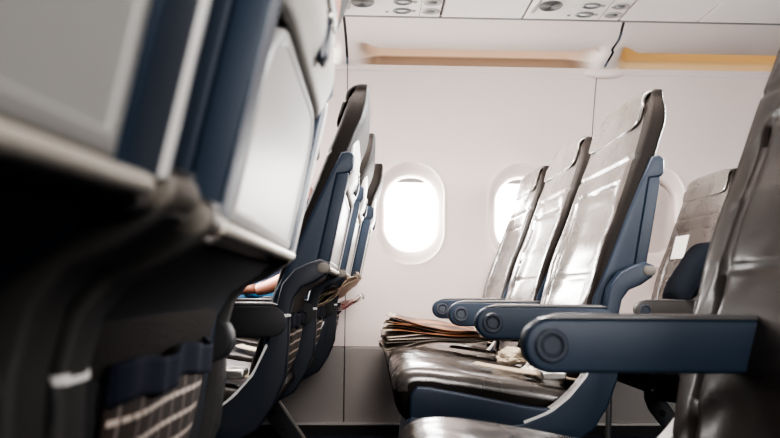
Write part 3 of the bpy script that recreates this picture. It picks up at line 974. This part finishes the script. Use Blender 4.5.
def service_panel(x0):
    """x0 = left edge; seen from below"""
    r = empty('service_panel', (x0, 2.2, ZP))
    V, F = box_geo(0, .369, -.25, .204, 0, .028)
    bevel(mesh('panel', V, F, M['psu'], r), .002)
    V, F = box_geo(.2905, .2925, -.25, .204, -.0006, .002); mesh('joint', V, F, M['psu_grey'], r)
    # speaker grille: concentric slots
    V, F = lathe_geo([(0, .0005), (.042, .0005), (.043, -.001)], 40, (.075, .085, -.0002), (0, 0, -1))
    sp = mesh('speaker_grille', V, F, M['psu_mid'], r, 40)
    geos = [lathe_geo([(q - .0022, .0008), (q, .003), (q + .0022, .0008)], 40, (.075, .085, 0), (0, 0, -1)) for q in (.006, .013, .020, .027, .034, .041)]
    V, F = join(*geos); mesh('grille_ring', V, F, M['psu_grey'], sp, 40)
    # release handle
    P = cr_closed([(.010, .13), (.016, .05), (.022, -.02), (.030, .05), (.028, .13)], 6)
    V, F = [], []
    V, F = slab_geo([(a, b) for a, b in P], -.006, .002, .002)
    V = [(a, c, b) for a, b, c in V]
    mesh('cover_handle', V, F, M['psu_mid'], r, 40)
    # two reading lamps, two air nozzles
    for y in (.075, .152):
        V, F = lathe_geo([(.036, -.001), (.035, .004), (.030, .006), (.022, .002), (.020, .001)], 32, (0, 0, 0), (0, 0, -1))
        V = [(v[0] * 1.0 + .222, v[1] * .62 + y, v[2]) for v in V]
        la = mesh('reading_lamp', V, F, M['psu_grey'], r, 50)
        V, F = lathe_geo([(0, .004), (.014, .003), (.021, 0)], 32, (0, 0, 0), (0, 0, -1))
        V = [(v[0] + .222, v[1] * .62 + y, v[2]) for v in V]
        mesh('lens', V, F, M['lens'], la, 50)
        V, F = lathe_geo([(0, .002), (.008, .002), (.010, 0)], 24, (.266, y + .002, 0), (0, 0, -1))
        mesh('lamp_button', V, F, M['psu_mid'], r, 50)
        V, F = lathe_geo([(.036, -.001), (.034, .004), (.028, .005), (.018, .001)], 32, (0, 0, 0), (0, 0, -1))
        V = [(v[0] + .332, v[1] * .68 + y, v[2]) for v in V]
        nz = mesh('air_nozzle', V, F, M['psu_mid'], r, 50)
        V, F = lathe_geo([(0, .008), (.012, .007), (.018, .001)], 32, (0, 0, 0), (0, 0, -1))
        V = [(v[0] + .332, v[1] * .68 + y, v[2]) for v in V]
        mesh('nozzle_core', V, F, M['psu_grey'], nz, 50)
    V, F = box_geo(.160, .172, .158, .170, -.0015, .001); mesh('indicator', V, F, M['psu_grey'], r)
    return r
s1 = service_panel(-.115); tag(s1, 'white overhead service panel with speaker and lamps, above the first window', 'service panel', 'overhead service panels')
s2 = copy_tree(s1); s2.location.x = .580
tag(s2, 'white overhead service panel with speaker and lamps, above the leather seats', 'service panel', 'overhead service panels')
s3 = copy_tree(s1); s3.location.x = -.84
s3.scale = (1, 1, 1)
tag(s3, 'overhead service panel half hidden behind the blue seat back', 'service panel', 'overhead service panels')

# overhead bin front and cabin ceiling
V, F = grid_geo(lambda u, v: (-2.4 + 5.3 * u, interp([(0, 1.95), (.3, 1.80), (.7, 1.72), (1, 1.72)], v), interp([(0, 1.70), (.3, 1.75), (.7, 1.95), (1, 2.12)], v)), 2, 16)
struct(mesh('wall_bin', V, F, M['psu'], None, 60)).name = 'trim_40'
V, F = box_geo(-2.4, 2.9, -1.6, 1.75, 2.12, 2.15); struct(mesh('ceiling', V, F, M['psu'], None))
# cabin's near side: low sidewall behind the camera
V, F = box_geo(-2.4, 2.9, -1.0, -.97, 0, .80); struct(mesh('wall_near', V, F, M['dado'], None))

# ----------------------------------------------------------------- lights
def area(name, loc, target, sx, sy, power, rgb=(1, 1, 1), spread=180):
    l = bpy.data.lights.new(name, 'AREA'); l.shape = 'RECTANGLE'; l.size = sx; l.size_y = sy; l.energy = power; l.color = rgb; l.spread = math.radians(spread)
    o = bpy.data.objects.new(name, l); col.objects.link(o); o.location = loc
    o.rotation_euler = (Vector(target) - Vector(loc)).to_track_quat('-Z', 'Y').to_euler()
    return o
area('aisle_ceiling_light', (-.1, 1.55, 2.08), (.2, 2.5, 0.6), 2.2, .4, 54, (1, .89, .83), 110)
area('opposite_fill', (2.1, -.93, 1.35), (.2, 3, 1.0), 1.6, .6, 12, (1, .95, .92), 75)  # added fill in place of unseen opposite windows, aimed past the foreground seat
area('armrest_fill', (.38, -.93, 1.20), (.38, 3, .9), .5, .6, 7, (1, .95, .92), 90)  # added fill from behind the camera, brightens the near armrest
area('rear_fill', (2.4, 2.65, 1.45), (-.1, 1.5, .9), .6, .7, 22, (.97, .98, 1), 36)  # added fill for the trays and seat backs, no open window there
area('forward_fill', (-1.2, 2.55, 1.45), (1.2, 2.2, .75), .9, .8, 60, (1, .97, .94), 60)  # added fill floating over the seats ahead, brightens the leather fronts
area('cove_light', (.47, 2.86, 1.80), (.47, 2.96, 1.70), 1.0, .03, .35, (1, .78, .58))
area('cove_light', (1.6, 2.86, 1.80), (1.6, 2.96, 1.70), 1.0, .03, .35, (1, .76, .45))

w = bpy.data.worlds.new('world'); scn.world = w; w.use_nodes = True
w.node_tree.nodes['Background'].inputs[0].default_value = (.75, .85, 1, 1)
w.node_tree.nodes['Background'].inputs[1].default_value = .15

# ----------------------------------------------------------------- camera
cam = bpy.data.cameras.new('camera'); co = bpy.data.objects.new('camera', cam); col.objects.link(co)
cam.sensor_width = 36; cam.lens = 30.0; cam.clip_start = .01
co.location = (0, 0, .655)
R = Matrix.Rotation(math.radians(-1.67), 4, 'Z') @ Matrix.Rotation(math.radians(96.15), 4, 'X') @ Matrix.Rotation(math.radians(.45), 4, 'Z')
co.rotation_euler = R.to_euler()
cam.dof.use_dof = True; cam.dof.focus_distance = 2.0; cam.dof.aperture_fstop = 4.3
scn.camera = co
scn.view_settings.view_transform = 'AgX'
try: scn.view_settings.look = 'AgX - High Contrast'
except Exception: pass
scn.view_settings.exposure = 0.12
